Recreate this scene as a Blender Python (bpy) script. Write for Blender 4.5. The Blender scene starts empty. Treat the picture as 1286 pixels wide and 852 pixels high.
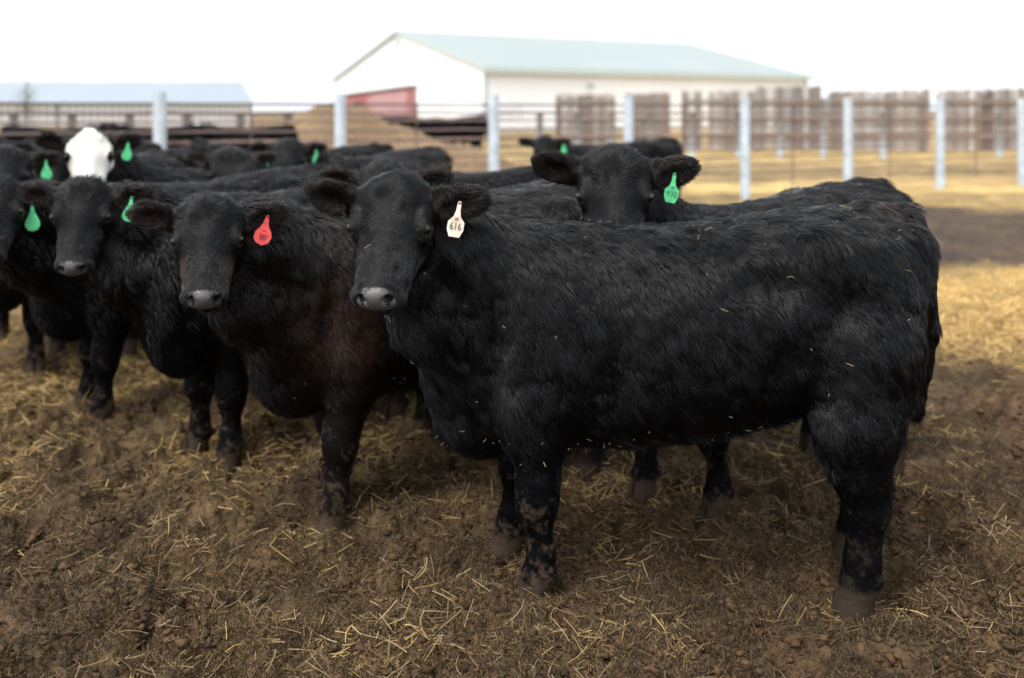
import bpy, math, random
import numpy as np
from mathutils import Vector, Matrix
random.seed(7); RNG = np.random.default_rng(7)
S = bpy.context.scene
COL = S.collection
R = math.radians

# ------------------------------------------------------------------ camera, world, sun, exposure
FPX, HOR, CX = 1250.0, 140.0, 643.0          # focal length and horizon row of the 1286 px wide photograph
CAMH = 1.5
cam_d = bpy.data.cameras.new('camera'); cam = bpy.data.objects.new('camera', cam_d); COL.objects.link(cam)
cam.location = (0, 0, CAMH); cam.rotation_euler = (R(90), 0, 0)
cam_d.sensor_width = 36; cam_d.lens = 36 * FPX / 1286
cam_d.shift_y = -(426 - HOR) / 1286
cam_d.clip_start = 0.05; cam_d.clip_end = 6000
cam_d.dof.use_dof = True; cam_d.dof.focus_distance = 2.9; cam_d.dof.aperture_fstop = 1.55
S.camera = cam
SUN_EL, SUN_AZ = 58, 215                     # overcast: broad, weak sun from front left and above
w = bpy.data.worlds.new('World'); S.world = w; w.use_nodes = True
nt = w.node_tree; nt.nodes.clear()
out = nt.nodes.new('ShaderNodeOutputWorld'); bg = nt.nodes.new('ShaderNodeBackground')
sky = nt.nodes.new('ShaderNodeTexSky'); sky.sky_type = 'NISHITA'; sky.sun_disc = False
sky.sun_elevation = R(SUN_EL); sky.sun_rotation = R(SUN_AZ); sky.dust_density = 4; sky.ozone_density = 1
hs = nt.nodes.new('ShaderNodeHueSaturation'); hs.inputs['Saturation'].default_value = 0.22
mx = nt.nodes.new('ShaderNodeMixRGB'); mx.inputs['Fac'].default_value = 0.55
mx.inputs['Color2'].default_value = (7.35, 7.7, 8.15, 1)      # even cloud layer over the clear-sky gradient
nt.links.new(sky.outputs[0], hs.inputs['Color']); nt.links.new(hs.outputs[0], mx.inputs['Color1'])
nt.links.new(mx.outputs[0], bg.inputs['Color']); nt.links.new(bg.outputs[0], out.inputs[0])
bg.inputs['Strength'].default_value = 0.115
sd = bpy.data.lights.new('sun', 'SUN'); sd.energy = 1.1; sd.angle = R(24); sd.color = (1, .965, .9)
sun = bpy.data.objects.new('sun', sd); COL.objects.link(sun)
saz = R(232)                                  # direction the light comes from, measured from +X
sdir = Vector((math.cos(saz) * math.cos(R(SUN_EL)), math.sin(saz) * math.cos(R(SUN_EL)), math.sin(R(SUN_EL))))
sun.rotation_euler = sdir.to_track_quat('Z', 'Y').to_euler()
sky.sun_rotation = math.pi / 2 - saz
S.view_settings.view_transform = 'Standard'; S.view_settings.look = 'None'
S.view_settings.exposure = 1.3; S.view_settings.gamma = 1.0; S.view_settings.use_curve_mapping = False
S.cycles.use_denoising = True; S.cycles.denoiser = 'OPENIMAGEDENOISE'
S.cycles.max_bounces = 6; S.cycles.diffuse_bounces = 3; S.cycles.glossy_bounces = 2; S.cycles.transmission_bounces = 2
S.cycles.sample_clamp_indirect = 4
S.cycles_curves.shape = 'RIBBONS'

# ------------------------------------------------------------------ small helpers
def tag(o, label=None, cat=None, group=None, kind=None):
    if label: o['label'] = label
    if cat: o['category'] = cat
    if group: o['group'] = group
    if kind: o['kind'] = kind
    return o
def empty(name, loc=(0, 0, 0), rz=0, s=1):
    o = bpy.data.objects.new(name, None); COL.objects.link(o)
    o.location = loc; o.rotation_euler = (0, 0, rz); o.scale = (s, s, s); o.empty_display_size = .2
    return o
def at(px, py, Y):
    return np.array([(px - CX) * Y / FPX, Y, CAMH + (HOR - py) * Y / FPX])

def hash3(i, j, k, seed):
    h = (i.astype(np.int64) * 374761393 + j.astype(np.int64) * 668265263 + k.astype(np.int64) * 2147483647 + seed * 144269504)
    h = (h ^ (h >> 13)) * 1274126177
    h = h & 0xFFFFFFFF
    h = (h ^ (h >> 16))
    return (h & 0xFFFFF).astype(np.float32) / 0xFFFFF
def noise3(P, scale, seed=0):
    """smooth value noise, about -1..1"""
    P = P / scale
    I = np.floor(P).astype(np.int64); f = (P - I).astype(np.float32); f = f * f * (3 - 2 * f)
    r = 0
    for a in (0, 1):
        wa = f[:, 0] if a else 1 - f[:, 0]
        for b in (0, 1):
            wb = f[:, 1] if b else 1 - f[:, 1]
            for c in (0, 1):
                wc = f[:, 2] if c else 1 - f[:, 2]
                r = r + hash3(I[:, 0] + a, I[:, 1] + b, I[:, 2] + c, seed) * wa * wb * wc
    return r * 2 - 1
def noise2(x, y, scale, seed=0):
    P = np.stack([x, y, np.zeros_like(x)], 1)
    return noise3(P, scale, seed)
def vnoise(P, scale, seed=0):
    return np.stack([noise3(P, scale, seed + q * 17) for q in range(3)], 1)

# ------------------------------------------------------------------ materials
def mat(name, col=(.5, .5, .5), rough=.6, attr=None, metal=0, spec=.5, bump=None, noise=None, emit=None):
    m = bpy.data.materials.new(name); m.use_nodes = True
    n = m.node_tree; b = n.nodes['Principled BSDF']
    b.inputs['Base Color'].default_value = (*col, 1); b.inputs['Roughness'].default_value = rough
    b.inputs['Metallic'].default_value = metal; b.inputs['Specular IOR Level'].default_value = spec
    src = None
    if attr:
        a = n.nodes.new('ShaderNodeAttribute'); a.attribute_name = attr; src = a.outputs['Color']
    if noise:                                   # (scale, amount, stretch) : multiplies the base colour with uneven noise
        tc = n.nodes.new('ShaderNodeTexCoord'); mp = n.nodes.new('ShaderNodeMapping')
        mp.inputs['Scale'].default_value = noise[2] if len(noise) > 2 else (1, 1, 1)
        t = n.nodes.new('ShaderNodeTexNoise'); t.inputs['Scale'].default_value = noise[0]; t.inputs['Detail'].default_value = 6
        mr = n.nodes.new('ShaderNodeMapRange'); mr.inputs[1].default_value = .3; mr.inputs[2].default_value = .7
        mr.inputs[3].default_value = 1 - noise[1]; mr.inputs[4].default_value = 1 + noise[1]
        vm = n.nodes.new('ShaderNodeVectorMath'); vm.operation = 'SCALE'
        n.links.new(tc.outputs['Object'], mp.inputs[0]); n.links.new(mp.outputs[0], t.inputs['Vector'])
        n.links.new(t.outputs['Fac'], mr.inputs[0]); n.links.new(mr.outputs[0], vm.inputs['Scale'])
        if src: n.links.new(src, vm.inputs[0])
        else: vm.inputs[0].default_value = col
        src = vm.outputs[0]
    if src: n.links.new(src, b.inputs['Base Color'])
    if bump:                                    # (scale, strength, distance)
        tc = n.nodes.new('ShaderNodeTexCoord')
        t = n.nodes.new('ShaderNodeTexNoise'); t.inputs['Scale'].default_value = bump[0]; t.inputs['Detail'].default_value = 5
        bp = n.nodes.new('ShaderNodeBump'); bp.inputs['Strength'].default_value = bump[1]; bp.inputs['Distance'].default_value = bump[2]
        n.links.new(tc.outputs['Object'], t.inputs['Vector']); n.links.new(t.outputs['Fac'], bp.inputs['Height'])
        n.links.new(bp.outputs[0], b.inputs['Normal'])
    return m

def mesh_obj(name, V, F, m, parent=None, smooth=True, cols=None):
    me = bpy.data.meshes.new(name)
    V = np.asarray(V, np.float32)
    if isinstance(F, np.ndarray):
        n = len(F); k = F.shape[1]
        me.vertices.add(len(V)); me.vertices.foreach_set('co', V.ravel())
        me.loops.add(n * k); me.loops.foreach_set('vertex_index', F.astype(np.int32).ravel())
        me.polygons.add(n); me.polygons.foreach_set('loop_start', np.arange(0, n * k, k, dtype=np.int32))
        me.update(calc_edges=True); me.validate()
    else:
        me.from_pydata([tuple(v) for v in V], [], F)
    me.polygons.foreach_set('use_smooth', [smooth] * len(me.polygons))
    if cols is not None:
        a = me.attributes.new('hide_color', 'FLOAT_COLOR', 'POINT')
        c = np.ones((len(V), 4), np.float32); c[:, :3] = cols
        a.data.foreach_set('color', c.ravel())
    me.materials.append(m)
    o = bpy.data.objects.new(name, me); COL.objects.link(o)
    if parent: o.parent = parent
    return o

class MB:
    """collects boxes, tubes and plates; build() links them as one mesh object"""
    def __init__(s): s.v = []; s.f = []; s.c = []
    def add(s, V, F, c=(1, 1, 1)):
        n = len(s.v); s.v += [tuple(p) for p in V]; s.f += [[n + i for i in f] for f in F]; s.c += [c] * len(V)
    def box(s, lo, hi, c=(1, 1, 1), rz=0, o=(0, 0)):
        x0, y0, z0 = lo; x1, y1, z1 = hi
        P = [(x0, y0, z0), (x1, y0, z0), (x1, y1, z0), (x0, y1, z0), (x0, y0, z1), (x1, y0, z1), (x1, y1, z1), (x0, y1, z1)]
        if rz:
            q, r = math.cos(rz), math.sin(rz)
            P = [(o[0] + (a - o[0]) * q - (b - o[1]) * r, o[1] + (a - o[0]) * r + (b - o[1]) * q, d) for a, b, d in P]
        s.add(P, [(0, 3, 2, 1), (4, 5, 6, 7), (0, 1, 5, 4), (1, 2, 6, 5), (2, 3, 7, 6), (3, 0, 4, 7)], c)
    def tube(s, pts, r, n=10, cap=True, c=(1, 1, 1)):
        pts = [Vector(p) for p in pts]; rr = r if hasattr(r, '__len__') else [r] * len(pts)
        V = []; F = []
        for i, p in enumerate(pts):
            t = (pts[min(i + 1, len(pts) - 1)] - pts[max(i - 1, 0)]).normalized()
            a = t.cross(Vector((0, 0, 1)) if abs(t.z) < .9 else Vector((1, 0, 0))).normalized(); b = t.cross(a)
            for k in range(n):
                q = 2 * math.pi * k / n; V.append(p + (a * math.cos(q) + b * math.sin(q)) * rr[i])
        for i in range(len(pts) - 1):
            for k in range(n):
                F.append((i * n + k, i * n + (k + 1) % n, (i + 1) * n + (k + 1) % n, (i + 1) * n + k))
        if cap:
            F.append(tuple(range(n))); F.append(tuple(reversed(range((len(pts) - 1) * n, len(pts) * n))))
        s.add(V, F, c)
    def build(s, name, m, parent=None, smooth=False):
        return mesh_obj(name, np.array(s.v), s.f, m, parent, smooth, np.array(s.c))

def strands(name, P, rad, col, m, parent=None):
    """P (n,k,3) control points, rad (n,k), col (n,3): hair curves"""
    n, k, _ = P.shape
    cv = bpy.data.hair_curves.new(name)
    cv.add_curves([k] * n)
    cv.attributes['position'].data.foreach_set('vector', np.ascontiguousarray(P, np.float32).ravel())
    ra = cv.attributes.get('radius') or cv.attributes.new('radius', 'FLOAT', 'POINT')
    ra.data.foreach_set('value', np.ascontiguousarray(rad, np.float32).ravel())
    ca = cv.attributes.new('hide_color', 'FLOAT_COLOR', 'CURVE')
    c = np.ones((n, 4), np.float32); c[:, :3] = col
    ca.data.foreach_set('color', c.ravel())
    cv.materials.append(m)
    o = bpy.data.objects.new(name, cv); COL.objects.link(o)
    if parent: o.parent = parent
    return o

# ------------------------------------------------------------------ the ground: height and straw cover as functions of the place
NPIT = 420
PX = RNG.uniform(-4.5, 4.5, NPIT); PY = RNG.uniform(1.6, 7, NPIT)
PR = RNG.uniform(.045, .085, NPIT); PD = RNG.uniform(.03, .075, NPIT)
HOOF = np.array([(.06, 3.06), (-.03, 3.39), (1.03, 3.01), (1.15, 3.40), (-.64, 3.60), (-.68, 3.98), (-1.42, 4.2), (-1.26, 4.3), (.50, 3.76), (.72, 3.66)])
PX = np.concatenate([PX, HOOF[:, 0]]); PY = np.concatenate([PY, HOOF[:, 1]]); PR = np.concatenate([PR, np.full(10, .075)]); PD = np.concatenate([PD, np.full(10, .012)])
def domes(x, y, sc, seed):
    """packed rounded clods: a dome round each scattered point, creases between"""
    X, Y = x / sc, y / sc; ix, iy = np.floor(X).astype(np.int64), np.floor(Y).astype(np.int64)
    best = np.zeros(len(X), np.float32); z0 = np.zeros_like(ix)
    for dx in (-1, 0, 1):
        for dy in (-1, 0, 1):
            cx, cy = ix + dx, iy + dy
            px = cx + hash3(cx, cy, z0, seed); py = cy + hash3(cx, cy, z0, seed + 1)
            rr = .45 + .5 * hash3(cx, cy, z0, seed + 2); hh = .35 + .65 * hash3(cx, cy, z0, seed + 3)
            d2 = ((X - px) ** 2 + (Y - py) ** 2) / rr ** 2
            best = np.maximum(best, np.sqrt(np.clip(1 - d2, 0, 1)) * hh * rr)
    return best
def ground_h(x, y):
    x = np.asarray(x, np.float32).ravel(); y = np.asarray(y, np.float32).ravel()
    near = np.clip((9 - y) / 4, .25, 1)
    wx = x + .05 * noise2(x, y, .11, 90); wy = y + .05 * noise2(x, y, .11, 91)
    h = .034 * noise2(x, y, .55, 1) + .042 * noise2(wx, wy, .19, 2)
    b = 1 - np.abs(noise2(wx, wy, .085, 3)); h += .010 * b
    m_ = np.clip(.6 + .8 * noise2(x, y, .33, 7), .15, 1.3)
    h += m_ * (.014 * (1 - np.abs(noise2(wx, wy, .042, 4))) + .009 * noise2(wx, wy, .024, 5) + .006 * noise2(x, y, .012, 6))
    gx_ = x + .03 * noise2(x, y, .06, 92) + .012 * noise2(x, y, .02, 93); gy_ = y + .03 * noise2(x, y, .06, 94) + .012 * noise2(x, y, .02, 95)
    h += np.clip(.75 + .6 * noise2(x, y, .4, 96), .2, 1.2) * (.100 * domes(gx_, gy_, .125, 200) + .040 * domes(gx_, gy_, .052, 300) + .016 * domes(gx_, gy_, .024, 400)) - .035
    h *= near
    for a, c, r, d in zip(PX, PY, PR, PD):
        msk = (np.abs(x - a) < r * 3) & (np.abs(y - c) < r * 3)
        if msk.any():
            q = np.sqrt((x[msk] - a) ** 2 + (y[msk] - c) ** 2) / r
            h[msk] += -d * np.exp(-q ** 3 * .9) + d * .35 * np.exp(-((q - 1.5) / .4) ** 2)
    h -= .020
    for a, c in HOOF:                                    # muck trodden up round each foot
        msk = (np.abs(x - a) < .25) & (np.abs(y - c) < .25)
        if msk.any():
            q = np.sqrt((x[msk] - a) ** 2 + (y[msk] - c) ** 2)
            k_ = 1 / (1 + np.exp((q - .125) / .018))
            h[msk] = h[msk] * (1 - k_) + k_ * (.010 + .45 * (h[msk]))
    return h
def strawness(x, y):
    x = np.asarray(x, np.float32).ravel(); y = np.asarray(y, np.float32).ravel()
    yy = y * (1 + .05 * noise2(x, y * .6, 1.3, 21)) + .22 * noise2(x, y, .45, 22)
    right = np.interp(yy, [0, 4.8, 5.5, 6.1, 9.2, 10.3, 14.2, 16, 18, 19.5, 21.5, 24, 30, 60, 200],
                      [.10, .12, .16, .80, .95, .10, .10, .7, .62, 1.0, .75, .5, .8, .8, .6])
    left = np.interp(yy, [0, 2.6, 3.2, 4.0, 4.8, 7.5, 12, 30, 60], [.16, .21, .25, .29, .34, .50, .55, .7, .6])
    t = 1 / (1 + np.exp(-(x - 1.0 - .1 * y) * 2.0))
    s = left * (1 - t) + right * t
    s = s + .16 * noise2(x, y, .35, 23) + .10 * noise2(x, y, .12, 24)
    return np.clip(s, 0.02, 1)

def gcoord(lo, hi, f0, f1, step, grow):
    c = list(np.arange(f0, f1, step)); d = step; v = c[-1]
    while v < hi: d *= grow; v += d; c.append(v)
    d = step; v = c[0]
    while v > lo: d *= grow; v -= d; c.insert(0, v)
    return np.array(c)
gx = gcoord(-3500, 3500, -2.4, 2.4, .0075, 1.03); gy = gcoord(-60, 5000, 2.15, 4.6, .008, 1.022)
GX, GY = np.meshgrid(gx, gy, indexing='ij')
gz = ground_h(GX, GY).reshape(GX.shape)
GV = np.stack([GX.ravel(), GY.ravel(), gz.ravel()], 1)
idx = np.arange(GX.size).reshape(GX.shape)
GF = np.stack([idx[:-1, :-1], idx[1:, :-1], idx[1:, 1:], idx[:-1, 1:]], -1).reshape(-1, 4)
sc = strawness(GV[:, 0], GV[:, 1])
MAN = np.array([.066, .0400, .0200]); STR = np.array([.56, .385, .145]); DRT = np.array([.052, .033, .020])
nz = .7 * noise2(GV[:, 0], GV[:, 1], .05, 31) + .8 * noise2(GV[:, 0], GV[:, 1], .28, 32) + .3 * noise2(GV[:, 0], GV[:, 1], .014, 33)
far = np.clip((GV[:, 1] - 5) / 4, 0, 1)[:, None]
base = MAN * (1 - far) + DRT * far
gc = base * (1 + .42 * nz)[:, None] * (1 - sc[:, None] ** 2.1) + STR * sc[:, None] ** 2.1 * (1 + .15 * nz)[:, None] * (.55 + .45 * far)
mg = mat('manure ground', rough=.88, attr='hide_color', noise=(22, .45), bump=(70, .9, .02), spec=.25)
ground = mesh_obj('ground', GV, GF, mg, cols=gc)
tag(ground, 'trampled brown manure and straw covered feedlot ground', kind='structure')

m_straw = mat('straw', rough=.55, attr='hide_color', spec=.3)
def litter(name, n, xr, yr, L, rad, cols, dens, lift=.0, tilt=.25, seed=1, label=None, segs=4, power=1.0):
    rg = np.random.default_rng(seed)
    # roots spread with more of them close by: 1/y spacing
    u = rg.random(n * 3); y = 1 / ((1 / yr[0]) ** power + u * ((1 / yr[1]) ** power - (1 / yr[0]) ** power)) ** (1 / power)
    x = rg.uniform(xr[0], xr[1], n * 3) * (y / yr[1]) ** .8
    keep = rg.random(n * 3) < dens(x, y); x = x[keep][:n]; y = y[keep][:n]; n = len(x)
    th = rg.uniform(0, 2 * math.pi, n); l = L[0] + (L[1] - L[0]) * rg.random(n) ** 2
    up = rg.normal(0, tilt, n)
    d = np.stack([np.cos(th) * np.cos(up), np.sin(th) * np.cos(up), np.abs(np.sin(up))], 1)
    bend = rg.normal(0, .22, (n, 3)) * (.3 + rg.random((n, 1)) ** 3 * 3); bend[:, 2] *= .5
    t = np.linspace(-.5, .5, segs)
    P = np.stack([x, y, ground_h(x, y) + lift], 1)[:, None, :] + (d * l[:, None])[:, None, :] * t[None, :, None] + (bend * l[:, None])[:, None, :] * (t ** 2)[None, :, None]
    P[:, :, 2] += (np.abs(d[:, 2]) * l * .35)[:, None]
    thin = np.clip(.35 + .12 * y, .55, 1) if rad[1] > .002 else np.ones(n)
    r = ((rad[0] + (rad[1] - rad[0]) * rg.random(n)) * thin)[:, None] * np.ones(segs)[None, :]
    c0, c1 = np.array(cols[0]), np.array(cols[1])
    q = rg.random((n, 1)) ** 2.0
    s2 = strawness(x, y)[:, None]
    col = (c0 * (1 - q) + c1 * q) * (.75 + .5 * rg.random((n, 1))) * (.26 + 1.0 * s2)
    o = strands(name, P, r, col, m_straw)
    return tag(o, label, kind='stuff')
litter('manure_fibre', 620000, (-4.2, 4.2), (1.9, 7.5), (.006, .032), (.0005, .0010), ((.058, .034, .017), (.40, .26, .125)),
       lambda x, y: np.clip(.35 + .5 * strawness(x, y) + .6 * noise2(x, y, .17, 61) + .3 * noise2(x, y, .05, 63), .05, 1), .005, .75, 3,
       'fine brown chopped straw fibre trodden into the ground', 3, 1.4)
litter('loose_straw', 10000, (-4.4, 4.4), (1.9, 8.0), (.02, .10), (.0008, .0016), ((.20, .130, .055), (.60, .44, .24)),
       lambda x, y: np.clip(strawness(x, y) * .9 + .06 + .2 * noise2(x, y, .25, 62), .03, 1), .010, .40, 4,
       'loose pale golden straw stalks scattered on the dark ground', 5, 1.3)
litter('straw_bedding', 190000, (-12, 12), (2.6, 17), (.022, .10), (.0012, .0025), ((.26, .155, .05), (.78, .55, .22)),
       lambda x, y: np.clip((strawness(x, y) * 1.15 - .20 + .24 * noise2(x, y, .42, 66) + .26 * noise2(x, y, .12, 67)) * np.clip((y - 3.2) / 2.8, .05, 1), 0, 1), .012, .35, 5,
       'thick golden straw bedding spread over the yard behind the herd', 4, 1.0)

def clods(n, seed=9):
    rg = np.random.default_rng(seed)
    g = (1 + 5 ** .5) / 2
    I = np.array([(-1, g, 0), (1, g, 0), (-1, -g, 0), (1, -g, 0), (0, -1, g), (0, 1, g), (0, -1, -g), (0, 1, -g), (g, 0, -1), (g, 0, 1), (-g, 0, -1), (-g, 0, 1)]) / 1.9
    T = np.array([(0, 11, 5), (0, 5, 1), (0, 1, 7), (0, 7, 10), (0, 10, 11), (1, 5, 9), (5, 11, 4), (11, 10, 2), (10, 7, 6), (7, 1, 8),
                  (3, 9, 4), (3, 4, 2), (3, 2, 6), (3, 6, 8), (3, 8, 9), (4, 9, 5), (2, 4, 11), (6, 2, 10), (8, 6, 7), (9, 8, 1)])
    u = rg.random(n * 3); y = 1 / (1 / 1.9 + u * (1 / 7.5 - 1 / 1.9)); x = rg.uniform(-4.2, 4.2, n * 3) * (y / 7.5) ** .75
    k = rg.random(n * 3) < np.clip(.55 + .9 * noise2(x, y, .22, 81) - .4 * strawness(x, y), .03, 1)
    x, y = x[k][:n], y[k][:n]; n = len(x)
    r = .0035 + .012 * rg.random(n) ** 3.5
    sc_ = rg.uniform(.6, 1.35, (n, 1, 3)) * np.array([1, 1, .7]); jit = 1 + .38 * rg.normal(size=(n, 12, 1))
    V = I[None] * r[:, None, None] * sc_ * jit
    V += np.stack([x, y, ground_h(x, y) + r * .25], 1)[:, None, :]
    F = (T[None] + 12 * np.arange(n)[:, None, None]).reshape(-1, 3)
    c = np.repeat(np.array([.060, .036, .0185]) * rg.uniform(.45, 1.9, (n, 1)) * (1 + .05 * rg.normal(size=(n, 1)) * [1, .4, -.6]), 12, 0)
    o = mesh_obj('manure_clods', V.reshape(-1, 3), F, mat('manure clod', rough=.85, attr='hide_color', spec=.17, bump=(160, .8, .006)), cols=np.clip(c, .004, 1))
    tag(o, 'crumbled dark brown manure clods over the trampled ground', kind='stuff')
clods(60000)

# ------------------------------------------------------------------ implicit surface tools for the animals
class Field:
    def __init__(s, lo, hi, h):
        s.lo = np.array(lo, np.float32); s.h = h
        s.n = np.ceil((np.array(hi) - s.lo) / h).astype(int) + 1
        s.F = np.full(s.n, .25, np.float32)
        s.ax = [s.lo[i] + h * np.arange(s.n[i], dtype=np.float32) for i in range(3)]
    def sub(s, lo, hi, m):
        a = np.maximum(np.floor((np.array(lo) - m - s.lo) / s.h).astype(int), 0)
        b = np.minimum(np.ceil((np.array(hi) + m - s.lo) / s.h).astype(int) + 1, s.n)
        if (b <= a).any(): return None
        sl = tuple(slice(a[i], b[i]) for i in range(3))
        X = s.ax[0][sl[0]][:, None, None]; Y = s.ax[1][sl[1]][None, :, None]; Z = s.ax[2][sl[2]][None, None, :]
        return sl, X, Y, Z
    def union(s, sl, d, k):
        f = s.F[sl]; d = d.astype(np.float32)
        hh = np.clip(.5 + .5 * (f - d) / k, 0, 1)
        s.F[sl] = f * (1 - hh) + d * hh - k * hh * (1 - hh)
    def carve(s, sl, d, k):
        f = s.F[sl]; d = -d.astype(np.float32)
        hh = np.clip(.5 - .5 * (f - d) / k, 0, 1)
        s.F[sl] = f * (1 - hh) + d * hh + k * hh * (1 - hh)
    def cap(s, a, b, r1, r2, k=.04, sq=None):
        a = np.array(a, np.float32); b = np.array(b, np.float32); r = max(r1, r2)
        g = s.sub(np.minimum(a, b) - r, np.maximum(a, b) + r, .05 + k)
        if g is None: return
        sl, X, Y, Z = g; ba = b - a; l2 = float(ba @ ba) + 1e-9
        pa = (X - a[0], Y - a[1], Z - a[2])
        t = np.clip((pa[0] * ba[0] + pa[1] * ba[1] + pa[2] * ba[2]) / l2, 0, 1)
        q = [pa[i] - t * ba[i] for i in range(3)]
        if sq is not None: q = [q[i] / sq[i] for i in range(3)]
        d = np.sqrt(q[0] ** 2 + q[1] ** 2 + q[2] ** 2) - (r1 + (r2 - r1) * t)
        s.union(sl, d, k)
    def ell(s, c, r, M=None, k=.04, carve=False):
        c = np.array(c, np.float32); r = np.array(r, np.float32); M = np.eye(3) if M is None else M   # rows of M: the axes
        e = np.sqrt(((M.T * r) ** 2).sum(1))
        g = s.sub(c - e, c + e, .05 + k)
        if g is None: return
        sl, X, Y, Z = g; p = (X - c[0], Y - c[1], Z - c[2])
        q = [M[i, 0] * p[0] + M[i, 1] * p[1] + M[i, 2] * p[2] for i in range(3)]
        k0 = np.sqrt((q[0] / r[0]) ** 2 + (q[1] / r[1]) ** 2 + (q[2] / r[2]) ** 2)
        k1 = np.sqrt((q[0] / r[0] ** 2) ** 2 + (q[1] / r[1] ** 2) ** 2 + (q[2] / r[2] ** 2) ** 2) + 1e-6
        d = k0 * (k0 - 1) / k1
        (s.carve if carve else s.union)(sl, d, k)
    def loft(s, tab, k=.05, p=2.3):
        x, top, bot, wd = [np.array(c, np.float32) for c in zip(*tab)]
        r = float(max((top - bot).max() / 2, wd.max()))
        g = s.sub((x[0] - .1, -wd.max(), bot.min()), (x[-1] + .1, wd.max(), top.max()), .08)
        sl, X, Y, Z = g
        xs = X[:, 0, 0]; xc = np.clip(xs, x[0], x[-1])
        def sm(v):
            fx = np.linspace(x[0] - .3, x[-1] + .3, 400); fv = np.interp(fx, x, v)
            ker = np.hanning(45); ker /= ker.sum(); fv = np.convolve(np.pad(fv, 22, 'edge'), ker, 'valid')
            return np.interp(xc, fx, fv).astype(np.float32)[:, None, None]
        T, B, W = sm(top), sm(bot), sm(wd); C = (T + B) / 2; H = (T - B) / 2
        ov = np.abs(xs - xc)[:, None, None]
        k0 = ((np.abs(Y) / W) ** p + (np.abs(Z - C) / H) ** p + (ov / .07) ** p) ** (1 / p)
        d = (k0 - 1) * np.minimum(W, H) * .9
        s.union(sl, np.clip(d, -.3, .25), k)
    def mesh(s):
        F = s.F; neg = F < 0; n = s.n
        cnt = np.zeros(n - 1, np.uint8)
        co = [(a, b, c) for a in (0, 1) for b in (0, 1) for c in (0, 1)]
        for a, b, c in co: cnt += neg[a:n[0] - 1 + a, b:n[1] - 1 + b, c:n[2] - 1 + c]
        act = np.argwhere((cnt > 0) & (cnt < 8))
        vid = np.full(n - 1, -1, np.int32); vid[act[:, 0], act[:, 1], act[:, 2]] = np.arange(len(act))
        val = {c: F[act[:, 0] + c[0], act[:, 1] + c[1], act[:, 2] + c[2]] for c in co}
        acc = np.zeros((len(act), 3), np.float32); num = np.zeros(len(act), np.float32)
        for c in co:
            for ax in range(3):
                if c[ax]: continue
                e = list(c); e[ax] = 1; fa, fb = val[c], val[tuple(e)]
                mm = (fa < 0) != (fb < 0); t = np.where(mm, fa / (fa - fb + 1e-12), 0)
                P = np.tile(np.array(c, np.float32), (len(act), 1)); P[:, ax] += t
                acc[mm] += P[mm]; num += mm
        V = s.lo + s.h * (act + acc / num[:, None])
        Q = []
        for ax in range(3):
            o1, o2 = (ax + 1) % 3, (ax + 2) % 3
            a = [slice(None)] * 3; b = [slice(None)] * 3; a[ax] = slice(0, -1); b[ax] = slice(1, None)
            na, nb = neg[tuple(a)], neg[tuple(b)]
            E = np.argwhere(na != nb)
            E = E[(E[:, o1] > 0) & (E[:, o2] > 0) & (E[:, o1] < n[o1] - 1) & (E[:, o2] < n[o2] - 1)]
            sg = na[E[:, 0], E[:, 1], E[:, 2]]
            q = []
            for d1, d2 in ((1, 1), (0, 1), (0, 0), (1, 0)):
                e = E.copy(); e[:, o1] -= d1; e[:, o2] -= d2; q.append(vid[e[:, 0], e[:, 1], e[:, 2]])
            q = np.stack(q, 1); q[~sg] = q[~sg][:, ::-1]; Q.append(q)
        return V.astype(np.float32), np.concatenate(Q)

def normals(V, F):
    n = np.cross(V[F[:, 2]] - V[F[:, 0]], V[F[:, 3]] - V[F[:, 1]])
    N = np.zeros_like(V)
    for i in range(4): np.add.at(N, F[:, i], n)
    return N / (np.linalg.norm(N, axis=1, keepdims=True) + 1e-9), np.linalg.norm(n, axis=1) / 2
def relax(V, F, it=1, lam=.5):
    for _ in range(it):
        A = np.zeros_like(V); c = np.zeros(len(V), np.float32)
        for i in range(4):
            a, b = F[:, i], F[:, (i + 1) % 4]
            np.add.at(A, a, V[b]); np.add.at(A, b, V[a]); np.add.at(c, a, 1); np.add.at(c, b, 1)
        V = V + lam * (A / c[:, None] - V)
    return V
unit = lambda v: v / (np.linalg.norm(v) + 1e-9)

m_hide = mat('cattle hide', rough=.6, attr='hide_color', spec=.06, bump=(90, .6, .006))
m_face = mat('cattle face hide', rough=.6, attr='hide_color', spec=.17, bump=(160, .5, .004))
m_coat = mat('cattle hair', rough=.31, attr='hide_color', spec=.34)
m_eye = mat('dark wet eye', (.008, .005, .004), .10, spec=.5)
m_lid = mat('eye lid', (.02, .018, .018), .5)
m_tags = {'green': mat('green tag plastic', (.042, .36, .135), .5, noise=(45, .35)),
          'red': mat('red tag plastic', (.52, .040, .035), .5, noise=(45, .35)),
          'white': mat('worn white tag plastic', (.62, .50, .40), .55, noise=(45, .3))}
m_ink = {'green': mat('tag ink on green', (.015, .16, .07), .6), 'red': mat('tag ink on red', (.20, .01, .015), .6), 'white': mat('tag ink', (.10, .085, .09), .6)}

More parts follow.
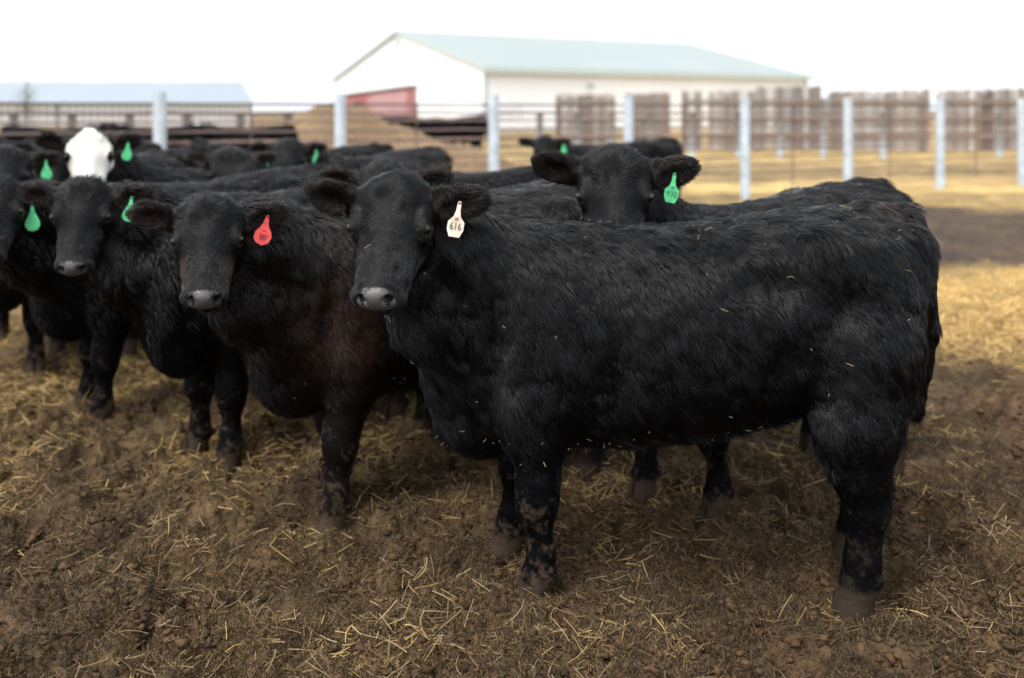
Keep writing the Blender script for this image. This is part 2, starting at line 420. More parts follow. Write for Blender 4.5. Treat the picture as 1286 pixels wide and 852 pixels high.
TORSO = [(-.71, 1.145, .80, .14), (-.63, 1.185, .68, .205), (-.5, 1.19, .58, .26), (-.3, 1.175, .53, .285), (-.05, 1.135, .475, .31),
         (.2, 1.12, .45, .30), (.40, 1.14, .45, .27), (.55, 1.13, .46, .245), (.68, 1.08, .50, .205), (.78, .97, .56, .15)]
def text_mesh(body, size):
    c = bpy.data.curves.new('t', 'FONT'); c.body = body; c.size = size; c.align_x = 'CENTER'; c.align_y = 'CENTER'; c.extrude = .0004
    o = bpy.data.objects.new('t', c); COL.objects.link(o)
    dg = bpy.context.evaluated_depsgraph_get(); me = bpy.data.meshes.new_from_object(o.evaluated_get(dg))
    bpy.data.objects.remove(o); bpy.data.curves.remove(c)
    V = np.array([v.co[:] for v in me.vertices]); F = [tuple(p.vertices) for p in me.polygons]
    bpy.data.meshes.remove(me)
    return V, F

BITS = []      # straw caught in the coats: (world point, normal)
def cow(label, pos, heading, poll, yaw=-90, pitch=47, s=1.0, h=.011, nhair=20000, hw=.0013, tag_spec=None, legs=None, white=0, seed=0,
        rust=0, roll=0, group='black cattle standing crowded in the feedlot', bits=6, headscale=1.0, hairlen=1.0, spots=0, ear_drop=0, lump=1.0, tab=TORSO):
    root = empty('cow', (pos[0], pos[1], 0), R(heading), s); tag(root, label, 'cow', group)
    hd = R(heading); ch, sh = math.cos(hd), math.sin(hd)
    def toloc(p):
        dx, dy = p[0] - pos[0], p[1] - pos[1]
        return np.array([dx * ch + dy * sh, -dx * sh + dy * ch, p[2]]) / s
    rel = R(yaw - heading); d = np.array([math.cos(rel), math.sin(rel), 0]); z = np.array([0, 0, 1.]); lf = np.cross(z, d)
    th = R(pitch)
    u = math.cos(th) * d - math.sin(th) * z; wv = math.sin(th) * d + math.cos(th) * z; v = lf.copy()
    if roll:
        cr, sr = math.cos(R(roll)), math.sin(R(roll)); wv, v = cr * wv + sr * v, cr * v - sr * wv
    P0 = toloc(poll) if poll is not None else np.array([1.02, 0, 1.24])
    hs_ = headscale / s if poll is not None else headscale
    if legs is None:
        rg = np.random.default_rng(seed + 50)
        j = rg.uniform(-.07, .07, 4)
        legs = [(.49 + j[0], .15), (.49 + j[1], -.15), (-.53 + j[2], .17), (-.53 + j[3], -.17)]
    H = lambda a, b, c: P0 + hs_ * (a * .875 * u + b * 1.08 * v + c * wv)
    Mh = np.stack([u, v, wv])
    allp = [H(.5, 0, 0), H(0, .3, .05), H(0, -.3, .05), H(0, 0, .1), H(.2, 0, -.3)]
    lo = np.minimum([-.93, -.42, -.03], np.min(allp, 0) - .08); hi = np.maximum([.95, .42, 1.24], np.max(allp, 0) + .08)
    f = Field(lo, hi, h)
    f.loft(tab, .05)
    # shoulders, hips, thighs, brisket
    for sd_ in (1, -1):
        f.ell((.46, sd_ * .17, .82), (.17, .115, .28), k=.06)
        f.ell((.50, sd_ * .15, .60), (.12, .10, .17), k=.05)
        f.ell((-.40, sd_ * .19, 1.04), (.12, .10, .10), k=.06)
        f.ell((-.53, sd_ * .15, .84), (.17, .135, .29), k=.06)
        f.ell((-.70, sd_ * .07, 1.06), (.06, .05, .07), k=.05)
    f.ell((.66, 0, .54), (.15, .125, .16), k=.06)
    for sd_ in (1, -1):
        f.ell((-.24, sd_ * .325, .72), (.06, .05, .10), k=.05, carve=True)
        f.ell((-.20, sd_ * .295, 1.00), (.10, .045, .05), k=.06, carve=True)
        f.ell((.25, sd_ * .325, .64), (.035, .05, .22), k=.06, carve=True)
        f.ell((.62, sd_ * .27, .86), (.03, .06, .18), k=.06, carve=True)
        f.ell((-.37, sd_ * .215, 1.10), (.07, .055, .045), k=.04)
        f.ell((-.68, sd_ * .10, 1.08), (.05, .04, .05), k=.03)
    # legs
    for i, (lx, ly) in enumerate(legs):
        sg = 1 if ly > 0 else -1
        if i < 2:
            kx = .50 * .35 + lx * .65
            f.cap((.47, sg * .16, .62), (kx, ly * .95, .33), .108, .058, .05)
            f.cap((kx, ly * .95, .36), (kx + .005, ly * .97, .29), .064, .064, .03)
            f.cap((kx, ly * .97, .30), (lx, ly, .13), .047, .037, .03)
            f.cap((lx, ly, .13), (lx + .012, ly, .07), .045, .047, .025)
            f.cap((lx + .015, ly, .07), (lx + .032, ly, -.03), .046, .058, .02)
            for q in (1, -1): f.ell((lx - .035, ly + q * .025, .085), (.018, .018, .02), k=.02)
            f.ell((lx + .085, ly, .02), (.050, .005, .060), k=.008, carve=True)
        else:
            f.cap((-.50, sg * .165, .76), (-.475 * .6 + lx * .4, ly * .97, .55), .165, .128, .06)
            f.cap((-.475 * .6 + lx * .4, ly * .97, .56), (lx + .008, ly, .41), .128, .086, .04)
            f.cap((lx + .008, ly, .42), (lx - .012, ly, .30), .088, .064, .03)
            f.cap((lx - .055, ly, .37), (lx - .035, ly, .31), .036, .040, .03)       # point of the hock
            f.cap((lx - .012, ly, .30), (lx, ly, .14), .062, .049, .03)
            f.cap((lx, ly, .14), (lx + .01, ly, .07), .054, .056, .025)
            f.cap((lx + .015, ly, .07), (lx + .034, ly, -.03), .052, .064, .02)
            for q in (1, -1): f.ell((lx - .038, ly + q * .026, .09), (.018, .018, .02), k=.02)
            f.ell((lx + .088, ly, .02), (.050, .005, .060), k=.008, carve=True)
    # tail
    ts = np.random.default_rng(seed).uniform(-.02, .02)
    f.cap((-.58, 0, 1.160), (-.705, ts, 1.150), .045, .045, .04)
    f.cap((-.705, ts, 1.150), (-.755, ts, 1.04), .045, .042, .03)
    f.cap((-.755, ts, 1.03), (-.772, ts, .80), .042, .042, .03)
    f.cap((-.772, ts, .80), (-.745, ts * 2, .54), .044, .020, .02)
    # neck
    hb = H(.07, 0, -.15); tb = H(.17, 0, -.19)
    mid = (np.array([.60, 0, .92]) * .45 + hb * .55) + np.array([0, 0, .03])
    f.cap((.50, 0, .87), mid, .235, .142, .07); f.cap(mid, hb, .142, .095, .04)
    m2 = np.array([.70, 0, .66]) * .5 + tb * .5
    f.cap((.62, 0, .68), m2, .18, .125, .06); f.cap(m2, tb, .12, .07, .05)
    # head
    q = hs_
    f.ell(H(.050, 0, -.050), np.array([.075, .088, .070]) * q, Mh, .03)
    f.ell(H(.120, 0, -.078), np.array([.120, .117, .080]) * q, Mh, .03)
    f.cap(H(.16, 0, -.055), H(.385, 0, -.060), .056 * q, .040 * q, .03)        # bridge of the nose
    for sd_ in (1, -1):
        f.cap(H(.17, sd_ * .042, -.10), H(.375, sd_ * .030, -.088), .058 * q, .044 * q, .025)   # side of the face
        f.cap(H(.13, sd_ * .040, -.155), H(.36, sd_ * .018, -.122), .060 * q, .032 * q, .03)     # jaw
        f.ell(H(.145, sd_ * .062, -.135), np.array([.078, .040, .070]) * q, Mh, .025)            # cheek
        f.ell(H(.160, sd_ * .085, -.068), np.array([.038, .033, .034]) * q, Mh, .015)            # orbit
        f.cap(H(.118, sd_ * .084, -.036), H(.165, sd_ * .096, -.034), .018 * q, .013 * q, .015)  # brow
    f.ell(H(.400, 0, -.078), np.array([.045, .082, .048]) * q, Mh, .015)
    f.ell(H(.420, 0, -.062), np.array([.036, .056, .040]) * q, Mh, .010)
    f.ell(H(.372, 0, -.128), np.array([.055, .050, .030]) * q, Mh, .012)        # chin
    for sd_ in (1, -1):
        f.cap(H(.140, sd_ * .102, -.033), H(.182, sd_ * .097, -.033), .008 * q, .006 * q, .006)
        f.cap(H(.148, sd_ * .114, -.068), H(.186, sd_ * .108, -.063), .0065 * q, .006 * q, .006)
        f.ell(H(.452, sd_ * .035, -.044), np.array([.030, .017, .011]) * q, Mh, .005, carve=True)
        f.ell(H(.447, sd_ * .048, -.056), np.array([.030, .010, .014]) * q, Mh, .005, carve=True)
    g_ = H(.430, 0, -.112); f.ell(g_, np.array([.035, .060, .005]) * q, Mh, .006, carve=True)   # mouth line
    # ears
    up_h = math.cos(th) * wv - math.sin(th) * u          # vertical direction seen from the head
    fw_h = math.cos(th) * u + math.sin(th) * wv
    ears = []
    for sd_ in (1, -1):
        e1 = unit(sd_ * v * .97 + up_h * (.16 - ear_drop) - fw_h * .10); e3 = unit(fw_h * .86 - up_h * .38 + sd_ * v * .1); e3 = unit(e3 - e1 * (e3 @ e1)); e2 = np.cross(e3, e1)
        b0 = H(.060, sd_ * .080, -.070)
        f.cap(b0, b0 + e1 * .05 * q, .042 * q, .036 * q, .03)
        Me = np.stack([e1, e2, e3]); cc = b0 + e1 * .105 * q
        f.ell(cc, np.array([.092, .050, .021]) * q, Me, .02)
        f.ell(cc + e1 * .012 * q - e2 * .014 * q, np.array([.068, .042, .020]) * q, Me, .01)
        f.ell(cc + e3 * .022 * q - e2 * .004 * q, np.array([.062, .030, .017]) * q, Me, .010, carve=True)
        ears.append((cc, e1, e2, e3))
    V, F = f.mesh(); del f
    V = relax(V, F, 1, .4)
    N, _ = normals(V, F)
    X = (V - P0) / hs_; hu, hv, hw_ = X @ u / .875, X @ v / 1.08, X @ wv
    rel_h = np.sqrt(np.clip(.12 - hu, 0, 9) ** 2 + hv ** 2 + (hw_ + .07) ** 2)
    headm = np.clip((hu + .045) / .05, 0, 1) * np.clip((.150 - np.abs(hv)) / .03, 0, 1) * np.clip((hw_ + .215 - .25 * np.clip(.16 - hu, 0, 1)) / .04, 0, 1) * (np.linalg.norm(V - H(.2, 0, -.07), axis=1) < .34 * hs_)
    earm = np.zeros(len(V), np.float32)
    for cc, e1, e2, e3 in ears:
        y = (V - cc) / hs_; earm = np.maximum(earm, ((np.abs(y @ e1 + .0) < .10) & (np.abs(y @ e2) < .075) & (np.abs(y @ e3) < .04)).astype(np.float32) * (np.abs(hv) > .115))
    legm = np.clip((.42 - V[:, 2]) / .12, 0, 1)
    tailm = ((V[:, 0] < -.705) & (np.abs(V[:, 1]) < .055) & (V[:, 2] < 1.06)).astype(np.float32)
    amp = lump * (1 - headm) * (1 - .6 * legm) * (1 - earm)
    V = V + N * (amp * (.0035 * noise3(V, .16, seed) + .0025 * noise3(V, .045, seed + 1)))[:, None]
    N, A = normals(V, F)
    # colours that belong to the animal: black coat, grey-brown muzzle, reddish sunburnt hair, mud on the legs
    blk = np.array([.0016, .0016, .0021]) * (1 + .25 * noise3(V, .2, seed + 4))[:, None]
    C = blk.copy()
    mix = lambda C, c, m: C * (1 - m[:, None]) + np.array(c) * m[:, None]
    if rust:
        rp = np.exp(-(((V[:, 0] - .58) / .15) ** 2 + ((V[:, 2] - .76) / .17) ** 2)) * (V[:, 1] > 0) * np.clip(.75 + .6 * noise3(V, .05, seed + 5), 0, 1)
        C = mix(C, (.050, .021, .012), np.clip(rp * .8, 0, 1) * rust)
        C = mix(C, (.022, .011, .008), np.clip(((hu > .24) & (hu < .385)) * np.clip((np.abs(hv) - .035) / .03, 0, 1), 0, 1) * .6 * headm * rust)
        C = mix(C, (.009, .0055, .0045), np.full(len(V), .4) * (headm < .5) * rust)
    mn = .7 * noise3(V, .035, seed + 6) + .8 * noise3(V, .013, seed + 7) + .5 * noise3(V, .007, seed + 12) + .3 * noise3(V, .1, seed + 9)
    mud = np.where(V[:, 0] < 0, .25, .8) * np.clip((mn + np.interp(V[:, 2], [0, .05, .10, .18, .30, .38], [1.0, .75, .12, -.2, -.3, -1.4])) * 1.5, 0, 1) * .8
    C = mix(C, (.030, .022, .016), np.clip((.075 - V[:, 2]) / .015, 0, 1)); C = mix(C, (.074, .051, .035), mud * (1 - .25 * (noise3(V, .02, seed + 8) > .3)))
    nose = np.clip((hu - .405) / .010, 0, 1) * (hw_ > -.108) * np.clip((.056 - np.abs(hv)) / .006, 0, 1) * (hu > .39) * (np.linalg.norm(V - H(.42, 0, -.07), axis=1) < .10)
    cake = np.clip((noise3(V, .16, seed + 40) * .8 + .9 * noise3(V, .03, seed + 41) + .5 * noise3(V, .012, seed + 42) + .5 * np.clip((-.25 - V[:, 0]) / .3, -.6, 1) - 1.25) * 3, 0, 1) * (1 - headm) * (1 - earm)
    C = mix(C, (.050, .036, .026), cake * .7)
    if white:
        wm = ((hu > -.2) & (hu < .45) & (np.abs(hv) < np.interp(hu, [-.04, .02, .06, .11, .20, .34, .42], [.012, .030, .080, .122, .110, .088, .070]) + .008 * noise3(V, .03, 3)) & (hw_ > -.125)).astype(np.float32) * np.clip(headm + (hu < 0.02) * (hw_ > -.03), 0, 1) * (1 - earm)
        wm *= np.minimum(np.linalg.norm(np.stack([hu - .165, hv - .112, hw_ + .055], 1), axis=1), np.linalg.norm(np.stack([hu - .165, hv + .112, hw_ + .055], 1), axis=1)) > .040
        C = mix(C, (.66, .64, .58), np.clip(wm, 0, 1))
    if spots:
        sp = (earm > 0) * np.clip((noise3(V, .045, seed + 11) - .05) * 4, 0, 1); C = mix(C, (.30, .26, .22), sp * .8)
    C = mix(C, (.062, .058, .058), nose)
    ed_ = np.minimum(np.linalg.norm(np.stack([hu - .165, hv - .110, hw_ + .050], 1), axis=1), np.linalg.norm(np.stack([hu - .165, hv + .110, hw_ + .050], 1), axis=1)); C = mix(C, (.020, .017, .016), np.clip((.036 - ed_) / .008, 0, 1) * (0 if white else 1))
    low = nose * np.clip((-.066 - hw_) / .015, 0, 1) * np.clip((.040 - np.abs(hv)) / .01, 0, 1); C = mix(C, (.045, .026, .012), low * .85)
    C = mix(C, (.002, .002, .002), (np.linalg.norm(np.stack([(hu - .437) * .4, (np.abs(hv) - .041) * .8, hw_ + .050], 1), axis=1) < .0135).astype(float))
    rim = np.zeros(len(V))
    for cc, e1, e2, e3 in ears:
        y = (V - cc) / hs_; rr = np.sqrt((y @ e1 / .088) ** 2 + (y @ e2 / .056) ** 2); rim = np.maximum(rim, np.clip((rr - .85) / .2, 0, 1) * earm)
    C = mix(C, (.013, .008, .006), rim * .8)
    body = mesh_obj('body', V, F, m_hide, root, True, C)
    sec = bpy.data.materials.get('muzzle leather') or mat('muzzle leather', rough=.24, attr='hide_color', spec=.6, bump=(260, .5, .004))
    body.data.materials.append(sec)
    fn = (nose[F].mean(1) > .5) & (C[F].mean(1)[:, 0] > .012)
    body.data.materials.append(m_face)
    mi = fn.astype(np.int32); mi[(~fn) & (((headm + earm)[F].mean(1)) > .45)] = 2
    body.data.polygons.foreach_set('material_index', mi)
    # hair
    if nhair:
        rg = np.random.default_rng(seed + 99)
        dens = 1 + 4.5 * headm + 1.2 * earm + .8 * tailm + 1.0 * legm
        lw = .040 * np.ones(len(V)); lw += .022 * np.clip((.60 - V[:, 2]) / .12, 0, 1) * (np.abs(V[:, 1]) < .22) * (V[:, 0] < .40) * (V[:, 0] > -.38); lw *= 1 - .55 * np.clip((.72 - V[:, 2]) / .2, 0, 1) * ((V[:, 0] < -.40) | ((V[:, 0] > .38) & (V[:, 2] < .50)))
        lw += .012 * np.clip((V[:, 0] - .45) / .2, 0, 1) * (V[:, 2] > .45); lw *= (1 - legm) ; lw += .010 * legm; lw += .008 * np.clip((V[:, 2] - 1.0) / .1, 0, 1) * (1 - headm)
        face = headm * np.clip((hu - .05) / .10, 0, 1)
        lw = lw * (1 - headm) + headm * (.042 * (1 - face) + .017 * face)
        lw = np.where(earm > 0, .012 + .012 * rim, lw); lw = np.where(tailm > 0, .030 + .02 * np.clip((.8 - V[:, 2]) / .3, 0, 1), lw)
        lw *= (1 - nose) * np.where(headm > .3, hairlen, 1)
        eyed = np.minimum(np.linalg.norm(np.stack([hu - .165, hv - .110, hw_ + .048], 1), axis=1), np.linalg.norm(np.stack([hu - .165, hv + .110, hw_ + .048], 1), axis=1))
        lw *= np.clip((eyed - .027) / .010, 0, 1) * headm + (1 - headm)
        wgt = A * dens[F].mean(1); cdf = np.cumsum(wgt); fi = np.searchsorted(cdf, rg.random(nhair) * cdf[-1])
        a, b = rg.random((2, nhair)); sw = a + b > 1; a[sw] = 1 - a[sw]; b[sw] = 1 - b[sw]
        tri = np.where((rg.random(nhair) < .5)[:, None], F[fi][:, [0, 1, 2]], F[fi][:, [0, 2, 3]])
        bw = np.stack([1 - a - b, a, b], 1)
        g = lambda arr: (arr[tri] * (bw[:, :, None] if arr.ndim > 1 else bw)).sum(1)
        root_p, nn, L, cc_, hm, em, tm = g(V), g(N), g(lw), g(C), g(headm), g(earm), g(tailm)
        nn /= np.linalg.norm(nn, axis=1, keepdims=True)
        keep = L > .003
        root_p, nn, L, cc_, hm, em, tm = [q_[keep] for q_ in (root_p, nn, L, cc_, hm, em, tm)]; n = len(L)
        dirn = np.tile(np.array([-.45, 0, -1.]), (n, 1)); dirn[:, 1] += np.sign(root_p[:, 1]) * .25
        wc = H(.13, 0, .02); away = root_p - wc; away -= u * .0; away /= np.linalg.norm(away, axis=1, keepdims=True) + 1e-6
        low_face = np.clip(((root_p - P0) @ u / hs_ - .12) / .08, 0, 1)[:, None]
        hdirn = away * (1 - low_face * .3) + u * .8 * low_face
        dirn = dirn * (1 - hm[:, None]) + hdirn * hm[:, None]
        for cc, e1, e2, e3 in ears:
            y = root_p - cc; ie = (em > .5) & (np.linalg.norm(y, axis=1) < .14)
            if ie.any():
                dirn[ie] = e1 * .7 - e2 * .35 + y[ie] / (np.linalg.norm(y[ie], axis=1, keepdims=True) + 1e-6) * .6
        dirn[tm > .5] = (-.12, 0, -1)
        sw_amt = ((.13 + .36 * np.clip((root_p[:, 2] - .92) / .18, 0, 1)) * (1 - .3 * hm) * (1 - .5 * tm))[:, None]
        dirn = dirn + sw_amt * (vnoise(root_p, .085, seed + 20) + .65 * vnoise(root_p, .03, seed + 23)) + .16 * rg.normal(size=(n, 3))
        dirn -= nn * (dirn * nn).sum(1, keepdims=True) * .95
        dirn /= np.linalg.norm(dirn, axis=1, keepdims=True) + 1e-6
        L = L * (.6 + .7 * rg.random(n)) * (1 + .15 * noise3(root_p, .06, seed + 30))
        lift_ = .19 + .06 * noise3(root_p, .05, seed + 31)
        lift_ = np.where(em > .5, .35, lift_)
        curl = vnoise(root_p, .022, seed + 35) * .22
        k = 5; t = np.linspace(0, 1, k)
        P = root_p[:, None, :] - nn[:, None, :] * .003 + L[:, None, None] * (dirn[:, None, :] * (t ** 1.15)[None, :, None]
            + nn[:, None, :] * (lift_[:, None] * np.sin(t * 1.9)[None, :])[:, :, None] + curl[:, None, :] * (t ** 2)[None, :, None])
        cs = np.where(hm > .5, .009, .014)[:, None]
        key = np.floor((root_p + .008 * vnoise(root_p, .02, seed + 60)) / cs).astype(np.int64)
        key = (key[:, 0] + 2000) + (key[:, 1] + 2000) * 8192 + (key[:, 2] + 2000) * 67108864
        _, inv_ = np.unique(key, return_inverse=True); cn = np.bincount(inv_)[:, None]
        tipc = np.stack([np.bincount(inv_, P[:, -1, q_]) for q_ in range(3)], 1) / cn
        tgt = tipc[inv_] + (dirn * L[:, None]) * .12
        P += (tgt - P[:, -1])[:, None, :] * (t ** 1.6)[None, :, None] * np.where(em > .5, .35, np.where(hm > .5, .28, .50))[:, None, None]
        rad = hw * (1 - .8 * t ** 1.5)[None, :] * (.7 + .6 * rg.random(n))[:, None] * np.where(hm > .5, .75, 1)[:, None]
        hc = cc_ * (.7 + .7 * rg.random(n))[:, None]
        strands('coat', P, rad, hc, m_coat, root)
    # eyes
    for sd_ in (1, -1):
        ce = H(.166, sd_ * .1005, -.050); r_ = .0192 * hs_
        mb_v = []; nr, ns = 10, 16; mf = []
        for i in range(nr + 1):
            for j in range(ns):
                a1, a2 = math.pi * i / nr, 2 * math.pi * j / ns
                mb_v.append(ce + r_ * np.array([math.sin(a1) * math.cos(a2), math.sin(a1) * math.sin(a2), math.cos(a1)]))
        for i in range(nr):
            for j in range(ns): mf.append((i * ns + j, i * ns + (j + 1) % ns, (i + 1) * ns + (j + 1) % ns, (i + 1) * ns + j))
        mesh_obj('eye', np.array(mb_v), mf, m_eye, root)
    # ear tag in the left ear
    if tag_spec:
        colr, txt, small, side, off, tsz, tilt = tag_spec
        cc, e1, e2, e3 = ears[0 if side > 0 else 1]
        face_n = unit(np.array([d[0], d[1], 0]) * .95 + np.array([0, 0, .12])); o_ = cc + (e1 * off[0] + e2 * off[1] + e3 * .012 + face_n * .026) * hs_; rt = unit(np.cross(face_n, -z)) * -1
        rt = unit(np.cross(z, face_n)); up = np.cross(face_n, rt)
        ct, st = math.cos(R(tilt)), math.sin(R(tilt)); rt, up = rt * ct + up * st, up * ct - rt * st
        if colr == 'white' or colr == 'greenoct':
            O = [(-.006, 0), (-.0075, -.028), (-.012, -.046), (-.0275, -.064), (-.0275, -.090), (-.017, -.113), (.017, -.113), (.0275, -.090), (.0275, -.064), (.012, -.046), (.0075, -.028), (.006, 0), (.003, .005), (-.003, .005)]
        elif colr == 'red':
            O = [(-.006, 0), (-.010, -.024), (-.017, -.042), (-.031, -.062), (-.033, -.086), (-.020, -.103), (.004, -.110), (.026, -.098), (.033, -.074), (.028, -.056), (.014, -.038), (.009, -.022), (.006, 0), (.003, .005), (-.003, .005)]
        else:
            O = [(-.005, 0), (-.008, -.025), (-.018, -.048), (-.027, -.068), (-.029, -.086), (-.019, -.104), (0, -.110), (.019, -.104), (.029, -.086), (.027, -.068), (.018, -.048), (.008, -.025), (.005, 0), (.0025, .004), (-.0025, .004)]
        q = tsz / s * .88; T = lambda a, b, c: o_ + q * (a * rt + b * up + c * face_n)
        n_ = len(O); vv = []
        for lay, cz in ((0, -.0012), (1, .0012)):
            for a, b in O: vv.append(T(a, b, cz + .010 * math.sin(-b * 12)))
        ff = [tuple(range(n_))[::-1], tuple(range(n_, 2 * n_))] + [(i, (i + 1) % n_, n_ + (i + 1) % n_, n_ + i) for i in range(n_)]
        key = 'green' if colr.startswith('green') else colr
        tg = mesh_obj('ear_tag', np.array(vv), ff, m_tags[key], root, False)
        mbk = MB(); mbk.tube([T(0, 0, -.008), T(0, 0, .004), T(0, 0, .006)], [.005 * q, .005 * q, .002 * q], 10)
        mbk.build('tag_stud', m_tags[key], tg, True)
        if txt:
            for body_t, sz, yy in ((txt, .033, -.079), (small, .012, -.054)):
                if not body_t: continue
                tv, tf = text_mesh(body_t, sz)
                bb = .010 * math.sin(-yy * 12) + .0024
                mesh_obj('tag_number', np.array([T(a * .82, yy + b, bb + c + .0006) for a, b, c in tv]), tf, m_ink[key], tg, False)
    # straw caught on the back
    tp = np.where((N[:, 2] > .55) & (V[:, 2] > .95) & (headm < .5))[0]
    rg = np.random.default_rng(seed + 5)
    if bits and len(tp):
        for i in rg.choice(tp, bits): 
            p = V[i] * s; BITS.append((np.array([pos[0] + p[0] * ch - p[1] * sh, pos[1] + p[0] * sh + p[1] * ch, p[2] + .016]), 1.0))
    return root, V, N

def to_world(pos, heading, p):
    ch, sh = math.cos(R(heading)), math.sin(R(heading))
    return np.array([pos[0] + p[0] * ch - p[1] * sh, pos[1] + p[0] * sh + p[1] * ch, p[2]])

HERO = ((.56, 3.22), 180)
_, HV, HN = cow('nearest black heifer standing side-on, with white numbered ear tag', *HERO, at(494, 224, 2.90), yaw=-98, pitch=51, h=.0065,
    nhair=330000, hw=.00085, tag_spec=('white', '616', 'HE', 1, (.012, -.004), 1.0, -8), legs=[(.47, .16), (.56, -.17), (-.50, .21), (-.62, -.18)], seed=1, headscale=.97, bits=26, lump=1.0)
RED = ((-.22, 3.98), 210)
_, RV, RN = cow('black heifer with red ear tag and rusty brown patch on its shoulder', *RED, at(262, 250, 3.30), yaw=-78, pitch=53, h=.009,
    nhair=140000, hw=.0011, tag_spec=('red', '80', '3W', 1, (.018, -.005), 1.0, -14), legs=[(.56, .15), (.44, -.17), (-.53, .17), (-.48, -.17)], seed=2, headscale=.91, rust=1, bits=20)
cow('black heifer looking over the back of the nearest one, green tag numbered 930', (1.05, 4.06), 212, at(772, 190, 3.42), yaw=-96, pitch=58, h=.009,
    nhair=140000, hw=.0011, tag_spec=('greenoct', '930', 'HE', 1, (.006, -.012), 1.0, -10), seed=3, bits=12, headscale=1.03)
cow('black heifer at left with dangling green tag and head turned aside', (-.97, 4.70), 232, at(104, 228, 3.95), yaw=-84, pitch=60, h=.010,
    nhair=60000, hw=.0014, tag_spec=('green', '812', '', 1, (.008, -.01), 1.0, -5), legs=[(.52, .13), (.50, -.12), (-.45, .17), (-.55, -.17)], seed=4, headscale=.92, bits=10)
cow('green-tagged black cow with half its face cut off by the left edge', (-1.60, 5.20), 214, at(-6, 224, 4.38), yaw=-76, pitch=50, h=.011,
    nhair=40000, hw=.0016, tag_spec=('green', '', '', 1, (-.05, -.05), 1.2, 4), seed=5, bits=4)
cow('black cow whose forehead and ears peep out right behind the nearest heifer head', (.03, 4.78), 216, at(484, 206, 4.12), yaw=-83, pitch=55, h=.011,
    nhair=40000, hw=.0016, tag_spec=('green', '', '', 1, (-.02, -.012), .8, 0), seed=6, bits=14)
cow('black cow at far left edge with green tag, beside the white-faced one', (-3.05, 6.15), 290, at(6, 186, 5.45), yaw=-68, pitch=55, h=.013,
    nhair=16000, hw=.0024, tag_spec=('green', '', '', 1, (.012, -.01), 1.1, 3), seed=7, bits=2)
cow('black cow looking out between green-tagged head and white-faced cow', (-2.66, 6.75), 268, at(70, 176, 6.05), yaw=-66, pitch=60, h=.013,
    nhair=16000, hw=.0024, seed=8, spots=1, bits=0)
cow('black cow with a white face and green ear tag', (-2.02, 6.62), 246, at(112, 163, 5.75), yaw=-68, pitch=56, h=.010,
    nhair=26000, hw=.0020, tag_spec=('green', '', '', 1, (.01, -.01), 1.1, -6), seed=9, headscale=1.04, hairlen=.45, white=1, bits=2)
cow('dark grey cow with pale speckled ears and lowered head in the middle of the herd', (-1.10, 6.42), 228, at(288, 188, 5.95), yaw=-72, pitch=62, h=.013,
    nhair=20000, hw=.0022, tag_spec=('green', '', '', 1, (.03, -.035), 1.1, 0), seed=10, spots=1, bits=5)
cow('green-tagged black cow just left of the white post before the straw heap', (-1.15, 8.0), 222, at(362, 176, 7.3), yaw=-75, pitch=55, h=.014,
    nhair=14000, hw=.0028, tag_spec=('green', '', '', 1, (.01, -.01), 1.1, 0), seed=11, bits=3)
cow('black rounded rump behind the herd, in front of the straw heap', (-1.85, 9.1), 184, None, yaw=184, pitch=60, h=.015, nhair=12000, hw=.003, seed=12, bits=2)
cow('grey-black cow back with a straw clump on it, behind the peeping forehead', (-.12, 6.05), 196, None, yaw=190, pitch=75, h=.013, nhair=20000, hw=.0022, seed=13, bits=30, s=1.0)
cow('lone black cow with green tag standing apart in front of the fence', (1.12, 11.0), 192, at(684, 172, 10.5), yaw=-90, pitch=62, h=.014,
    nhair=14000, hw=.003, tag_spec=('green', '', '', 1, (.01, -.01), 1.2, 0), seed=14, bits=0, s=1.0)
far_specs = [((-4.9, 10.6), 200, 'black cow whose back shows just left of the white-faced head'), ((-5.9, 11.4), 350, 'black cow at the far left edge with pale speckled ears, in the back rows'),
             ((-4.1, 9.6), 170, 'black cow in the back rows directly behind the white-faced head'), ((-3.3, 9.0), 190, 'black cow back just right of the white-faced head')]
for i, (p, hdg, lb) in enumerate(far_specs):
    cow(lb, p, hdg, None, yaw=hdg + 20, pitch=58, h=.016, nhair=8000, hw=.0035, seed=20 + i, bits=1, spots=(i == 1))
row = [((-6.6, 18.9), 176, 'leftmost black cow beyond the fence, between two white posts', 0), ((-5.0, 19.3), 185, 'black cow beyond the fence, left of the straw heap', 1),
       ((-8.6, 18.4), 5, 'black cow beyond the fence near the thin dark post', 0), ((-10.6, 18.8), 175, 'black cow beyond the fence close to the left edge', 1)]
for i, (p, hdg, lb, sp) in enumerate(row):
    cow(lb, p, hdg, None, yaw=hdg + (60 if sp else 10), pitch=60, h=.02, nhair=0, seed=30 + i, bits=0, spots=sp, white=sp,
        group='black cattle standing beyond the pipe fence', s=1.04)
cow('big black cow with stretched low neck beyond the fence, behind the straw heap', (-1.55, 27), 180, (-3.55, 26.9, 1.42), yaw=172, pitch=25, h=.022, nhair=0, seed=40, bits=0,
    group='black cattle standing beyond the pipe fence', s=1.17)

# straw caught in the coats
bp = np.array([b[0] for b in BITS]); nb = len(bp)
